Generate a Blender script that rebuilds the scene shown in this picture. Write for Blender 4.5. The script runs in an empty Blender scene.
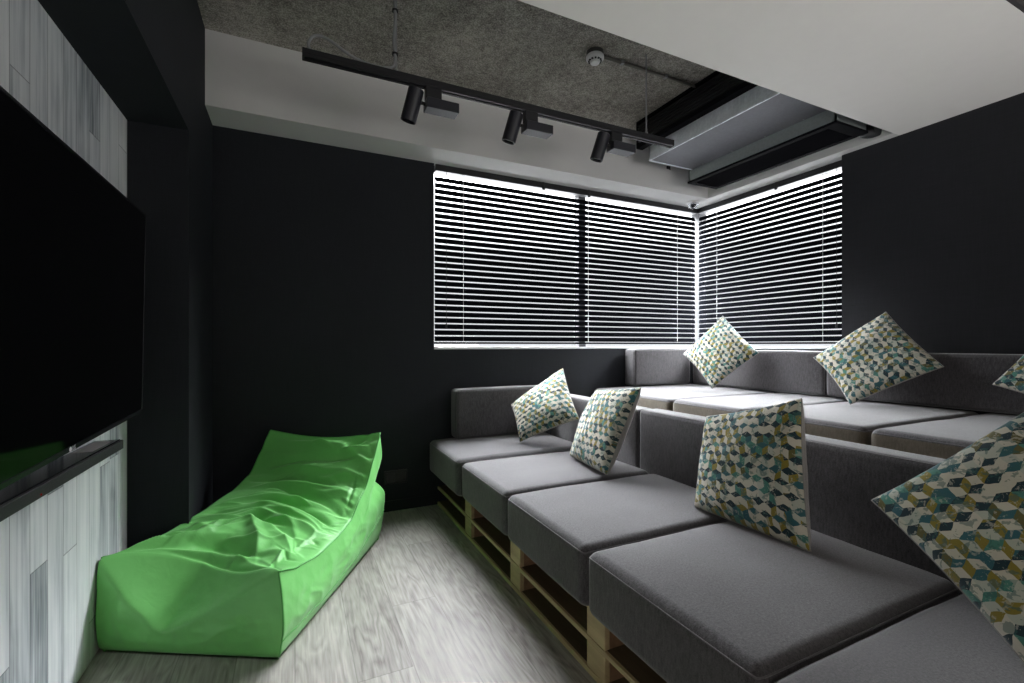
import bpy, bmesh, math, random
from mathutils import Vector, Matrix, noise
random.seed(7)
PI = math.pi
scn = bpy.context.scene
COL = scn.collection

# ------------------------------------------------------------------ helpers
def link(o, parent=None):
    COL.objects.link(o)
    if parent is not None:
        o.parent = parent
        o.matrix_parent_inverse = parent.matrix_world.inverted() if False else Matrix.Translation(-Vector(parent.location)) if not any(parent.rotation_euler) else (Matrix.Translation(parent.location) @ parent.rotation_euler.to_matrix().to_4x4()).inverted()
    return o

def obj(name, bm, mat, parent=None, smooth=False, angle=None):
    bmesh.ops.recalc_face_normals(bm, faces=bm.faces)
    me = bpy.data.meshes.new(name)
    if smooth:
        for f in bm.faces:
            f.smooth = True
        if angle is not None:
            for e in bm.edges:
                if len(e.link_faces) == 2 and e.calc_face_angle(0) > angle:
                    e.smooth = False
    bm.to_mesh(me); bm.free()
    if mat: me.materials.append(mat)
    return link(bpy.data.objects.new(name, me), parent)

def empty(name, loc):
    o = bpy.data.objects.new(name, None); o.empty_display_size = 0.1
    COL.objects.link(o); o.location = loc
    return o

def tag(o, label=None, cat=None, group=None, kind=None):
    if label: o['label'] = label
    if cat: o['category'] = cat
    if group: o['group'] = group
    if kind: o['kind'] = kind
    return o

def thing(name, label, cat, loc=(0, 0, 0), group=None):
    return tag(empty(name, loc), label, cat, group)

def struct(name, bm, m, parent=None, label=None, cat=None):
    o = obj(name, bm, m, parent)
    if parent is None:
        tag(o, label, cat, kind='structure')
    return o

def box(bm, x0, x1, y0, y1, z0, z1, bev=0.0, seg=2, M=None):
    r = bmesh.ops.create_cube(bm, size=1)
    vs = r['verts']
    for v in vs:
        v.co = Vector(((x0 + x1) / 2 + v.co.x * (x1 - x0), (y0 + y1) / 2 + v.co.y * (y1 - y0), (z0 + z1) / 2 + v.co.z * (z1 - z0)))
    if bev > 0:
        es = list({e for v in vs for e in v.link_edges})
        q = bmesh.ops.bevel(bm, geom=vs + es, offset=bev, segments=seg, profile=0.5, affect='EDGES')
        vs = list({v for f in q['faces'] for v in f.verts} | {v for v in vs if v.is_valid})
    if M is not None:
        for v in vs: v.co = M @ v.co
    return vs

def B(x0, x1, y0, y1, z0, z1, bev=0.0, seg=2, M=None):
    bm = bmesh.new(); box(bm, x0, x1, y0, y1, z0, z1, bev, seg, M); return bm

def tube(bm, pts, r, n=8, closed=False, caps=True):
    pts = [Vector(p) for p in pts]
    N = len(pts); rings = []
    up = None
    for i, p in enumerate(pts):
        if closed:
            t = pts[(i + 1) % N] - pts[i - 1]
        else:
            t = pts[min(i + 1, N - 1)] - pts[max(i - 1, 0)]
        t.normalize()
        if up is None:
            a = Vector((0, 0, 1)) if abs(t.z) < 0.9 else Vector((1, 0, 0))
            up = t.cross(a).normalized()
        else:
            up = (up - t * up.dot(t)).normalized()
        b = t.cross(up)
        rr = r[i] if isinstance(r, (list, tuple)) else r
        rings.append([bm.verts.new(p + (up * math.cos(2 * PI * k / n) + b * math.sin(2 * PI * k / n)) * rr) for k in range(n)])
    M = N if closed else N - 1
    for i in range(M):
        A, Bq = rings[i], rings[(i + 1) % N]
        for k in range(n):
            bm.faces.new((A[k], A[(k + 1) % n], Bq[(k + 1) % n], Bq[k]))
    if caps and not closed:
        bm.faces.new(rings[0][::-1]); bm.faces.new(rings[-1])

def T(pts, r, n=8, closed=False):
    bm = bmesh.new(); tube(bm, pts, r, n, closed); return bm

def lathe(bm, prof, origin, axis=(0, 0, 1), n=28):
    """prof: list of (radius, height along axis)"""
    o = Vector(origin); ax = Vector(axis).normalized()
    a = ax.cross(Vector((0, 1, 0)) if abs(ax.y) < 0.9 else Vector((1, 0, 0))).normalized(); b = ax.cross(a)
    rings = []
    for r, h in prof:
        rings.append([bm.verts.new(o + ax * h + (a * math.cos(2 * PI * k / n) + b * math.sin(2 * PI * k / n)) * max(r, 1e-5)) for k in range(n)])
    for i in range(len(rings) - 1):
        for k in range(n):
            bm.faces.new((rings[i][k], rings[i][(k + 1) % n], rings[i + 1][(k + 1) % n], rings[i + 1][k]))
    bm.faces.new(rings[0][::-1]); bm.faces.new(rings[-1])

def L(prof, origin, axis=(0, 0, 1), n=28):
    bm = bmesh.new(); lathe(bm, prof, origin, axis, n); return bm

# ------------------------------------------------------------------ node materials
class NT:
    def __init__(s, name):
        s.m = bpy.data.materials.new(name); s.m.use_nodes = True
        s.t = s.m.node_tree; s.t.nodes.clear()
        s.out = s.n('ShaderNodeOutputMaterial')
    def n(s, typ, **kw):
        q = s.t.nodes.new(typ)
        for k, v in kw.items(): setattr(q, k, v)
        return q
    def l(s, a, b): s.t.links.new(a, b)
    def inp(s, node, i, v):
        if hasattr(v, 'links') or hasattr(v, 'is_linked'): s.l(v, node.inputs[i])
        else: node.inputs[i].default_value = v
    def math(s, op, *a):
        q = s.n('ShaderNodeMath', operation=op)
        for i, v in enumerate(a): s.inp(q, i, v)
        return q.outputs[0]
    def vmath(s, op, *a):
        q = s.n('ShaderNodeVectorMath', operation=op)
        for i, v in enumerate(a): s.inp(q, i, v)
        return q.outputs[1] if op in ('DOT_PRODUCT', 'LENGTH', 'DISTANCE') else q.outputs[0]
    def coord(s, which='Object'): return s.n('ShaderNodeTexCoord').outputs[which]
    def pos(s): return s.n('ShaderNodeNewGeometry').outputs['Position']
    def mapping(s, v, scale=(1, 1, 1), loc=(0, 0, 0), rot=(0, 0, 0)):
        q = s.n('ShaderNodeMapping'); s.l(v, q.inputs[0])
        q.inputs['Scale'].default_value = scale; q.inputs['Location'].default_value = loc; q.inputs['Rotation'].default_value = rot
        return q.outputs[0]
    def noise(s, v, scale=5, detail=3, rough=0.5, dist=0.0):
        q = s.n('ShaderNodeTexNoise'); s.l(v, q.inputs['Vector'])
        q.inputs['Scale'].default_value = scale; q.inputs['Detail'].default_value = detail
        q.inputs['Roughness'].default_value = rough; q.inputs['Distortion'].default_value = dist
        return q.outputs['Fac']
    def ramp(s, f, stops, interp='LINEAR'):
        q = s.n('ShaderNodeValToRGB'); q.color_ramp.interpolation = interp
        el = q.color_ramp.elements
        while len(el) < len(stops): el.new(0.5)
        for e, (p, c) in zip(el, stops):
            e.position = p; e.color = (*c, 1)
        s.l(f, q.inputs[0]); return q.outputs[0]
    def mix(s, f, a, b, blend='MIX'):
        q = s.n('ShaderNodeMix', data_type='RGBA', blend_type=blend)
        s.inp(q, 0, f)
        for i, v in ((6, a), (7, b)):
            if isinstance(v, tuple): q.inputs[i].default_value = (*v, 1)
            else: s.l(v, q.inputs[i])
        return q.outputs[2]
    def bump(s, h, strength=0.2, dist=0.01):
        q = s.n('ShaderNodeBump'); q.inputs['Strength'].default_value = strength; q.inputs['Distance'].default_value = dist
        s.l(h, q.inputs['Height']); return q.outputs[0]
    def bsdf(s, color, rough=0.5, metal=0.0, normal=None, spec=0.5, **kw):
        q = s.n('ShaderNodeBsdfPrincipled')
        if isinstance(color, tuple): q.inputs['Base Color'].default_value = (*color, 1)
        else: s.l(color, q.inputs['Base Color'])
        s.inp(q, 'Roughness', rough); q.inputs['Metallic'].default_value = metal
        q.inputs['Specular IOR Level'].default_value = spec
        for k, v in kw.items(): q.inputs[k].default_value = v
        if normal is not None: s.l(normal, q.inputs['Normal'])
        s.l(q.outputs[0], s.out.inputs[0]); return q

def simple(name, c, rough=0.5, metal=0.0, spec=0.5, var=0.12, sc=18, bump=0.0, **kw):
    m = NT(name); f = m.noise(m.coord(), sc, 4)
    col = m.mix(f, tuple(x * (1 - var) for x in c), tuple(min(1, x * (1 + var)) for x in c))
    m.bsdf(col, rough, metal, m.bump(f, bump, 0.005) if bump else None, spec, **kw)
    return m.m

def mat_fabric(name, c1, c2, scale=560, rough=0.95, bump=0.25, sheen=0.3):
    m = NT(name); co = m.coord()
    f = m.noise(co, scale * 0.5, 3, 0.7)
    g = m.noise(m.mapping(co, (1, 1, 0.25)), 160, 2)
    b = m.noise(co, 3.0, 3)
    mixf = m.math('ADD', m.math('MULTIPLY', f, 0.5), m.math('ADD', m.math('MULTIPLY', g, 0.3), m.math('MULTIPLY', b, 0.2)))
    col = m.ramp(mixf, [(0.34, c1), (0.66, c2)])
    m.bsdf(col, rough, 0, m.bump(f, bump, 0.002), 0.2, **{'Sheen Weight': sheen, 'Sheen Roughness': 0.5})
    return m.m

def mat_wallpaper(name, base, amp=0.35, rough=0.75):
    m = NT(name); p = m.pos()
    a = m.noise(m.mapping(p, (260, 260, 9)), 1, 2)
    b = m.noise(m.mapping(p, (9, 9, 260)), 1, 2)
    c = m.noise(p, 2.2, 3)
    f = m.math('ADD', m.math('MULTIPLY', m.math('ADD', a, b), 0.36), m.math('MULTIPLY', c, 0.28))
    col = m.ramp(f, [(0.3, tuple(x * (1 - amp) for x in base)), (0.7, tuple(x * (1 + amp) for x in base))])
    m.bsdf(col, rough, 0, m.bump(f, 0.12, 0.002), 0.3)
    return m.m

def mat_concrete():
    m = NT('raw_concrete'); p = m.pos()
    a = m.noise(p, 130, 3, 0.7); b = m.noise(p, 34, 3, 0.6); c = m.noise(p, 1.6, 4, 0.6, 0.4)
    f = m.math('ADD', m.math('MULTIPLY', a, 0.5), m.math('ADD', m.math('MULTIPLY', b, 0.2), m.math('MULTIPLY', c, 0.3)))
    col = m.ramp(f, [(0.39, (0.095, 0.088, 0.080)), (0.5, (0.28, 0.262, 0.238)), (0.61, (0.55, 0.52, 0.475))])
    hh = m.math('ADD', m.math('MULTIPLY', a, 0.7), m.math('MULTIPLY', b, 0.3))
    m.bsdf(col, 0.95, 0, m.bump(hh, 0.8, 0.012), 0.15)
    return m.m

def mat_floor():
    m = NT('grey_oak_floor'); p = m.pos()
    sp = m.n('ShaderNodeSeparateXYZ'); m.l(p, sp.inputs[0])
    x = m.math('DIVIDE', sp.outputs[0], 0.185)
    cx = m.math('FLOOR', x); fx = m.math('FRACT', x)
    wn = m.n('ShaderNodeTexWhiteNoise', noise_dimensions='1D'); m.l(cx, wn.inputs['W'])
    y = m.math('ADD', m.math('DIVIDE', sp.outputs[1], 1.25), m.math('MULTIPLY', wn.outputs[0], 5.0))
    cy = m.math('FLOOR', y); fy = m.math('FRACT', y)
    idv = m.n('ShaderNodeCombineXYZ'); m.l(cx, idv.inputs[0]); m.l(cy, idv.inputs[1])
    wn2 = m.n('ShaderNodeTexWhiteNoise', noise_dimensions='3D'); m.l(idv.outputs[0], wn2.inputs['Vector'])
    off = m.vmath('ADD', p, m.vmath('SCALE', wn2.outputs[1], (0, 0, 0)))
    sc = m.n('ShaderNodeVectorMath', operation='SCALE'); m.l(wn2.outputs[1], sc.inputs[0]); sc.inputs['Scale'].default_value = 7.0
    q = m.vmath('ADD', p, sc.outputs[0])
    # flowing oak grain: rings distorted along the board
    warp = m.noise(m.mapping(q, (5.5, 0.9, 1)), 1.6, 3, 0.5)
    rings = m.math('FRACT', m.math('MULTIPLY', warp, 11.0))
    rings = m.math('ABSOLUTE', m.math('SUBTRACT', rings, 0.5))
    fine = m.noise(m.mapping(q, (110, 5, 1)), 1, 3, 0.6)
    f = m.math('ADD', m.math('MULTIPLY', rings, 0.40), m.math('ADD', m.math('MULTIPLY', fine, 0.66), m.math('MULTIPLY', wn2.outputs[0], 0.16)))
    col = m.ramp(f, [(0.18, (0.14, 0.128, 0.117)), (0.45, (0.315, 0.295, 0.273)), (0.8, (0.50, 0.475, 0.445))])
    seam = m.math('MINIMUM', m.math('MINIMUM', fx, m.math('SUBTRACT', 1.0, fx)), m.math('MULTIPLY', m.math('MINIMUM', fy, m.math('SUBTRACT', 1.0, fy)), 6.7))
    sm = m.math('LESS_THAN', seam, 0.009)
    col = m.mix(m.math('MULTIPLY', sm, 0.35), col, (0.05, 0.047, 0.044))
    m.bsdf(col, m.math('ADD', 0.42, m.math('MULTIPLY', fine, 0.2)), 0, m.bump(f, 0.10, 0.003), 0.4)
    return m.m

def mat_planks():
    m = NT('whitewashed_boards'); p = m.pos()
    sp = m.n('ShaderNodeSeparateXYZ'); m.l(p, sp.inputs[0])
    u = m.math('DIVIDE', sp.outputs[1], 0.098)
    cu = m.math('FLOOR', u); fu = m.math('FRACT', u)
    wn = m.n('ShaderNodeTexWhiteNoise', noise_dimensions='1D'); m.l(cu, wn.inputs['W'])
    v = m.math('ADD', m.math('DIVIDE', sp.outputs[2], 0.85), m.math('MULTIPLY', wn.outputs[0], 9.0))
    cv = m.math('FLOOR', v); fv = m.math('FRACT', v)
    idv = m.n('ShaderNodeCombineXYZ'); m.l(cu, idv.inputs[0]); m.l(cv, idv.inputs[1])
    w2 = m.n('ShaderNodeTexWhiteNoise', noise_dimensions='3D'); m.l(idv.outputs[0], w2.inputs['Vector'])
    sc = m.n('ShaderNodeVectorMath', operation='SCALE'); m.l(w2.outputs[1], sc.inputs[0]); sc.inputs['Scale'].default_value = 11.0
    q = m.vmath('ADD', p, sc.outputs[0])
    st = m.noise(m.mapping(q, (1, 45, 1.6)), 1, 4, 0.62)
    st2 = m.noise(m.mapping(q, (1, 9, 2.6)), 1, 3, 0.5, 0.6)
    f = m.math('ADD', m.math('MULTIPLY', w2.outputs[0], 0.26), m.math('ADD', m.math('MULTIPLY', st, 0.5), m.math('MULTIPLY', st2, 0.34)))
    col = m.ramp(f, [(0.36, (0.20, 0.225, 0.245)), (0.46, (0.46, 0.495, 0.52)), (0.56, (0.68, 0.71, 0.725)), (0.74, (0.86, 0.875, 0.88))])
    seam = m.math('MINIMUM', m.math('MINIMUM', fu, m.math('SUBTRACT', 1.0, fu)), m.math('MULTIPLY', m.math('MINIMUM', fv, m.math('SUBTRACT', 1.0, fv)), 8.7))
    col = m.mix(m.math('MULTIPLY', m.math('LESS_THAN', seam, 0.018), 0.55), col, (0.09, 0.1, 0.105))
    m.bsdf(col, 0.7, 0, m.bump(st, 0.15, 0.003), 0.3)
    return m.m

def mat_pine(name, base, rough=0.6):
    m = NT(name); co = m.pos()
    g = m.noise(m.mapping(co, (26, 2.2, 26)), 1, 4, 0.6, 0.5)
    col = m.ramp(g, [(0.3, tuple(x * 0.72 for x in base)), (0.55, base), (0.8, tuple(min(1, x * 1.15) for x in base))])
    m.bsdf(col, rough, 0, m.bump(g, 0.08, 0.003), 0.35)
    return m.m

def mat_blocks():
    """tumbling-block print: rhombille tiling in cream, teal, ochre and ink with watercolour mottling"""
    m = NT('tumbling_block_print'); uv = m.coord('UV')
    wob = m.n('ShaderNodeTexNoise'); m.l(uv, wob.inputs['Vector']); wob.inputs['Scale'].default_value = 9; wob.inputs['Detail'].default_value = 2
    wv = m.n('ShaderNodeVectorMath', operation='SCALE'); m.l(m.vmath('SUBTRACT', wob.outputs['Color'], (0.5, 0.5, 0.5)), wv.inputs[0]); wv.inputs['Scale'].default_value = 0.045
    p0 = m.vmath('ADD', uv, wv.outputs[0])
    p = m.vmath('MULTIPLY', p0, (10.5, 10.5, 0.0))
    s3 = math.sqrt(3)
    hi = (0.5, s3 / 2, 1); lo = (-0.5, -s3 / 2, -1)
    def wrap(v):
        q = m.n('ShaderNodeVectorMath', operation='WRAP'); m.l(v, q.inputs[0]); q.inputs[1].default_value = hi; q.inputs[2].default_value = lo
        return q.outputs[0]
    a = wrap(p); b = wrap(m.vmath('SUBTRACT', p, (0.5, s3 / 2, 0)))
    da = m.vmath('DOT_PRODUCT', a, a); db = m.vmath('DOT_PRODUCT', b, b)
    sel = m.math('LESS_THAN', db, da)
    mx = m.n('ShaderNodeMix', data_type='VECTOR'); m.l(sel, mx.inputs[0]); m.l(a, mx.inputs[4]); m.l(b, mx.inputs[5])
    g = mx.outputs[1]
    idv = m.vmath('SUBTRACT', p, g)
    sp = m.n('ShaderNodeSeparateXYZ'); m.l(g, sp.inputs[0])
    ang = m.math('ARCTAN2', sp.outputs[1], sp.outputs[0])
    # sectors: top rhomb spans 30..150 degrees, left 150..270, right 270..390
    k = m.math('FLOOR', m.math('DIVIDE', m.math('SUBTRACT', m.math('ADD', ang, 2 * PI), PI / 6), 2 * PI / 3))
    k = m.math('MODULO', k, 3.0)
    kk = m.n('ShaderNodeCombineXYZ'); m.l(m.math('MULTIPLY', k, 0.37), kk.inputs[2])
    rid = m.vmath('ADD', m.vmath('SNAP', m.vmath('ADD', idv, (0.1, 0.1, 0)), (0.25, 0.25, 1)), kk.outputs[0])
    wn = m.n('ShaderNodeTexWhiteNoise', noise_dimensions='3D'); m.l(rid, wn.inputs['Vector'])
    r = wn.outputs[0]
    reg = m.noise(uv, 3.3, 2, 0.5)
    r = m.math('FRACT', m.math('ADD', r, m.math('MULTIPLY', reg, 0.25)))
    ink = (0.015, 0.034, 0.042); teal = (0.030, 0.10, 0.115); sea = (0.06, 0.18, 0.145); och = (0.20, 0.16, 0.028); cre = (0.46, 0.43, 0.35); pale = (0.37, 0.385, 0.325); olive = (0.10, 0.092, 0.03)
    palA = m.ramp(r, [(0, ink), (0.46, teal), (0.74, sea), (0.82, ink), (0.95, och)], 'CONSTANT')
    palB = m.ramp(r, [(0, och), (0.22, cre), (0.38, olive), (0.50, cre), (0.62, och), (0.76, pale), (0.90, teal)], 'CONSTANT')
    palC = m.ramp(r, [(0, cre), (0.60, pale), (0.88, sea)], 'CONSTANT')
    k1 = m.math('GREATER_THAN', k, 0.5); k2 = m.math('GREATER_THAN', k, 1.5)
    col = m.mix(k2, m.mix(k1, palA, palC), palB)
    blot = m.noise(uv, 26, 4, 0.7, 0.8)
    col = m.mix(m.math('MULTIPLY', m.math('GREATER_THAN', blot, 0.58), 0.5), col, (0.42, 0.40, 0.34))
    blot2 = m.noise(m.vmath('ADD', uv, (3.1, 1.7, 0)), 17, 3, 0.6, 0.8)
    col = m.mix(m.math('MULTIPLY', m.math('GREATER_THAN', blot2, 0.57), 0.6), col, (0.035, 0.10, 0.095))
    weave = m.noise(uv, 420, 2, 0.6)
    m.bsdf(col, 0.9, 0, m.bump(weave, 0.2, 0.002), 0.2, **{'Sheen Weight': 0.15})
    return m.m

def mat_green():
    m = NT('green_nylon'); co = m.coord()
    a = m.noise(co, 5.5, 4, 0.55, 0.4)
    rid = m.math('ABSOLUTE', m.math('SUBTRACT', m.noise(co, 11, 3, 0.5, 0.6), 0.5))
    col = m.mix(a, (0.155, 0.53, 0.125), (0.20, 0.60, 0.165))
    h = m.math('ADD', a, m.math('MULTIPLY', rid, 0.9))
    m.bsdf(col, 0.40, 0, m.bump(h, 0.14, 0.02), 0.5, **{'Sheen Weight': 0.1})
    return m.m

def mat_galv(name, c=(0.55, 0.57, 0.58), rough=0.32, warp=0.25):
    m = NT(name); co = m.pos()
    v = m.n('ShaderNodeTexVoronoi'); m.l(co, v.inputs['Vector']); v.inputs['Scale'].default_value = 60
    a = m.noise(m.mapping(co, (3, 9, 2)), 1, 3, 0.6, 0.5)
    col = m.mix(v.outputs['Distance'], tuple(x * 0.85 for x in c), c)
    m.bsdf(col, m.math('ADD', rough - 0.08, m.math('MULTIPLY', a, 0.16)), 0.55, m.bump(a, warp, 0.05), 0.5)
    return m.m

def mat_glass(name, tint=(1, 1, 1), k=1.0):
    m = NT(name)
    tr = m.n('ShaderNodeBsdfTransparent'); tr.inputs[0].default_value = (*tint, 1)
    gl = m.n('ShaderNodeBsdfGlossy'); gl.inputs['Roughness'].default_value = 0.02
    fr = m.n('ShaderNodeFresnel')
    bf = m.n('ShaderNodeNewGeometry').outputs['Backfacing']
    m.l(m.math('SUBTRACT', 1.45, m.math('MULTIPLY', bf, 1.45 - 1 / 1.45)), fr.inputs[0])   # same reflection from both sides of the sheet
    mx = m.n('ShaderNodeMixShader'); m.l(m.math('MULTIPLY', fr.outputs[0], k), mx.inputs[0])
    m.l(tr.outputs[0], mx.inputs[1]); m.l(gl.outputs[0], mx.inputs[2]); m.l(mx.outputs[0], m.out.inputs[0])
    return m.m

def mat_emit(name, c, s):
    m = NT(name); e = m.n('ShaderNodeEmission'); e.inputs[0].default_value = (*c, 1); e.inputs[1].default_value = s
    m.l(e.outputs[0], m.out.inputs[0]); return m.m

M_floor = mat_floor(); M_planks = mat_planks(); M_conc = mat_concrete()
M_wall = mat_wallpaper('charcoal_wallpaper', (0.0098, 0.0118, 0.0155))
M_wallr = mat_wallpaper('charcoal_weave_wallpaper', (0.0145, 0.0152, 0.0190))
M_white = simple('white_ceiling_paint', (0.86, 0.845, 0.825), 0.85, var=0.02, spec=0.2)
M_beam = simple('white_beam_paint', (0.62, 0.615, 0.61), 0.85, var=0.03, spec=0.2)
M_sill = simple('white_sill', (0.75, 0.76, 0.77), 0.4, var=0.02)
M_frame = simple('dark_window_frame', (0.03, 0.03, 0.033), 0.45)
M_slat = simple('graphite_slat', (0.0060, 0.0066, 0.0085), 0.8, 0.0, 0.0, var=0.05)
M_cord = simple('blind_cord', (0.75, 0.75, 0.75), 0.7)
M_cordd = simple('dark_blind_cord', (0.03, 0.03, 0.035), 0.7)
M_blackm = simple('black_powder_coat', (0.0045, 0.0045, 0.006), 0.5)
M_spot = simple('black_spot_paint', (0.014, 0.014, 0.020), 0.4)
M_screen = simple('tv_screen_glass', (0.0015, 0.0015, 0.002), 0.06, 0, 0.5, var=0.1)
M_bezel = simple('tv_bezel', (0.02, 0.02, 0.024), 0.25)
M_sound = simple('soundbar_gloss', (0.012, 0.012, 0.014), 0.18)
M_mesh = simple('soundbar_mesh', (0.018, 0.019, 0.022), 0.6, bump=0.3, sc=600)
M_paper = simple('paper_label', (0.30, 0.275, 0.275), 0.6)
M_led = mat_emit('red_led', (1.0, 0.03, 0.03), 0.25)
M_logo = simple('logo_silver', (0.75, 0.75, 0.76), 0.35)
M_sofa = mat_fabric('grey_upholstery', (0.020, 0.0188, 0.0205), (0.100, 0.0945, 0.099))
M_pipe = mat_fabric('grey_piping', (0.075, 0.071, 0.075), (0.135, 0.13, 0.135))
M_back = mat_fabric('grey_cushion_back', (0.20, 0.19, 0.18), (0.30, 0.285, 0.27))
M_bounce = mat_fabric('warm_bounce_tint', (0.060, 0.050, 0.036), (0.125, 0.105, 0.078))  # taupe stands in for warm bounce light on the raised row's cushion sides
M_print = mat_blocks()
M_pine = mat_pine('pale_pine', (0.46, 0.355, 0.20))
M_plyin = mat_pine('plywood_inside', (0.25, 0.15, 0.085))
M_plyshade = mat_pine('shaded_plywood', (0.10, 0.072, 0.042))  # darkened so the shade inside the compartments is in the board colour
M_green = mat_green()
M_seam = simple('green_seam', (0.09, 0.40, 0.08), 0.5)
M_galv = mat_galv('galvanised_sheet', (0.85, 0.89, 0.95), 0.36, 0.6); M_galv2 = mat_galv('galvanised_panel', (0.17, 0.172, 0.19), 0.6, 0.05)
M_grille = simple('black_air_grille', (0.003, 0.003, 0.0045), 0.85, spec=0.08)
M_steel = simple('steel_rod', (0.30, 0.30, 0.31), 0.4, 0.7)
M_cable = simple('grey_cable', (0.2, 0.205, 0.21), 0.5)
M_plastic = simple('white_plastic', (0.72, 0.72, 0.72), 0.45, var=0.02)
M_dplastic = simple('dark_socket_plastic', (0.006, 0.0065, 0.0075), 0.4)
M_dome = mat_glass('clear_dome', (0.85, 0.87, 0.9), 2.0); M_glass = mat_glass('window_glass')
M_ins = simple('black_pipe_insulation', (0.012, 0.012, 0.014), 0.6)
M_cabinet = simple('painted_wall_light', (0.45, 0.45, 0.45), 0.9)

# ------------------------------------------------------------------ room shell (metres; camera stands at the origin)
XL, XP, YP, YB, XR, XW = -0.642, -0.425, 2.455, 3.107, 3.352, 3.272
ZB, ZC, ZS, YF, YR = 2.354, 2.752, 2.05, 2.86, -2.6
WX0, WZ0 = 0.868, 1.08
struct('floor', B(-1.0, 3.8, YR, 3.3, -0.12, 0.0), M_floor, label='grey oak plank floor of the media room', cat='floor')
struct('wall_left', B(XL - 0.1, XL, YR, YP, 0.0, ZC), M_planks, label='whitewashed vertical board wall behind the television', cat='wall')
bm = B(XL, XP, YP, YB, 0, ZC); box(bm, XL, XP, YR, YP, ZS, ZC)
struct('trim_1', bm, M_wall, label='charcoal pier and soffit framing the board wall', cat='pillar')
bm = B(XP, WX0, YB, YB + 0.2, 0, ZC); box(bm, WX0, XR + 0.3, YB, YB + 0.2, 0, WZ0 - 0.010)
struct('wall_back', bm, M_wall, label='charcoal papered far wall with the wide window', cat='wall')
bm = B(XW, XR + 0.25, YR, 1.83, 0, ZC); box(bm, XR, XR + 0.25, 1.83, YB, 0, WZ0 - 0.010)
struct('wall_right', bm, M_wallr, label='charcoal papered right wall behind the raised sofa', cat='wall')
struct('wall_rear', B(-1.0, 3.8, YR - 0.1, YR, 0, ZC), M_cabinet, label='plain wall behind the viewer', cat='wall')
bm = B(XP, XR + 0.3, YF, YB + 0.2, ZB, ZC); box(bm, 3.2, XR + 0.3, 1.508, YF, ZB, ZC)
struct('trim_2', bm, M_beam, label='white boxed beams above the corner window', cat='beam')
struct('ceiling', B(XP, XR + 0.3, 0.752, 1.508, ZB, ZC), M_white, label='white dropped ceiling panel', cat='ceiling')
struct('ceiling_concrete', B(-1.0, XR + 0.4, YR - 0.1, YB + 0.3, ZC, ZC + 0.15), M_conc, label='raw concrete ceiling above the open recess', cat='ceiling')
struct('baseboard_back', B(XP, 0.90, YB - 0.012, YB, 0, 0.07, 0.003), M_wall, label='charcoal baseboard along the far wall', cat='baseboard')

struct('trim_3', B(XP, XR + 0.3, 0.738, 0.752, ZB, ZC), simple('grey_edge_paint', (0.045, 0.042, 0.044), 0.8), label='dark grey edge of the dropped ceiling panel', cat='trim')
# windows
bm = bmesh.new()
for (a, b) in ((WX0 - 0.03, WX0 + 0.01), (2.12, 2.19)):
    box(bm, a, b, 3.21, 3.27, WZ0 - 0.04, ZB + 0.04)
box(bm, WX0, 3.56, 3.21, 3.27, WZ0 - 0.04, WZ0 + 0.002); box(bm, WX0, 3.56, 3.21, 3.27, ZB + 0.0, ZB + 0.04); box(bm, 3.47, 3.56, 3.20, 3.29, WZ0 - 0.04, ZB + 0.04)
w1 = struct('window_1', bm, M_frame, label='wide dark framed window behind the closed blinds', cat='window')
obj('pane', B(WX0, 3.5, 3.237, 3.243, WZ0, ZB), M_glass, w1)
obj('sill', B(WX0, 3.56, YB - 0.006, 3.205, WZ0 - 0.010, WZ0 + 0.006, 0.003), M_sill, w1)
bm = bmesh.new()
box(bm, 3.48, 3.54, 1.80, 3.2, WZ0 - 0.04, WZ0 + 0.002); box(bm, 3.48, 3.54, 1.80, 3.2, ZB, ZB + 0.04); box(bm, 3.48, 3.54, 1.78, 1.83, WZ0, ZB)
w2 = struct('window_2', bm, M_frame, label='side window of the corner over the raised sofa', cat='window')
obj('pane', B(3.507, 3.513, 1.82, 3.2, WZ0, ZB), M_glass, w2)
obj('sill', B(XR - 0.006, 3.475, 1.83, YB - 0.007, WZ0 - 0.010, WZ0 + 0.006, 0.003), M_sill, w2)

# ------------------------------------------------------------------ venetian blinds
TH = math.radians(79)
def slat_profile(w=0.035, th=0.0009, crown=0.0028, n=6):
    up = []; lo = []
    for i in range(n + 1):
        u = -1 + 2 * i / n
        h = crown * (1 - u * u)
        up.append((u * w / 2, h + th / 2)); lo.append((u * w / 2, h - th / 2))
    return up + lo[::-1]
def slat_loop(bm, P0, P1, inward, z):
    """inward: unit vector into the room; slats fall towards the room"""
    rings = []
    for P in (P0, P1):
        ring = []
        for (u, h) in slat_profile():
            c, s = math.cos(TH), math.sin(TH)
            d = u * c + h * s; zz = -u * s + h * c
            ring.append(bm.verts.new(Vector((P[0], P[1], z)) + Vector(inward) * d + Vector((0, 0, zz))))
        rings.append(ring)
    n = len(rings[0])
    for k in range(n): bm.faces.new((rings[0][k], rings[0][(k + 1) % n], rings[1][(k + 1) % n], rings[1][k]))
    bm.faces.new(rings[0][::-1]); bm.faces.new(rings[1])

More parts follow.
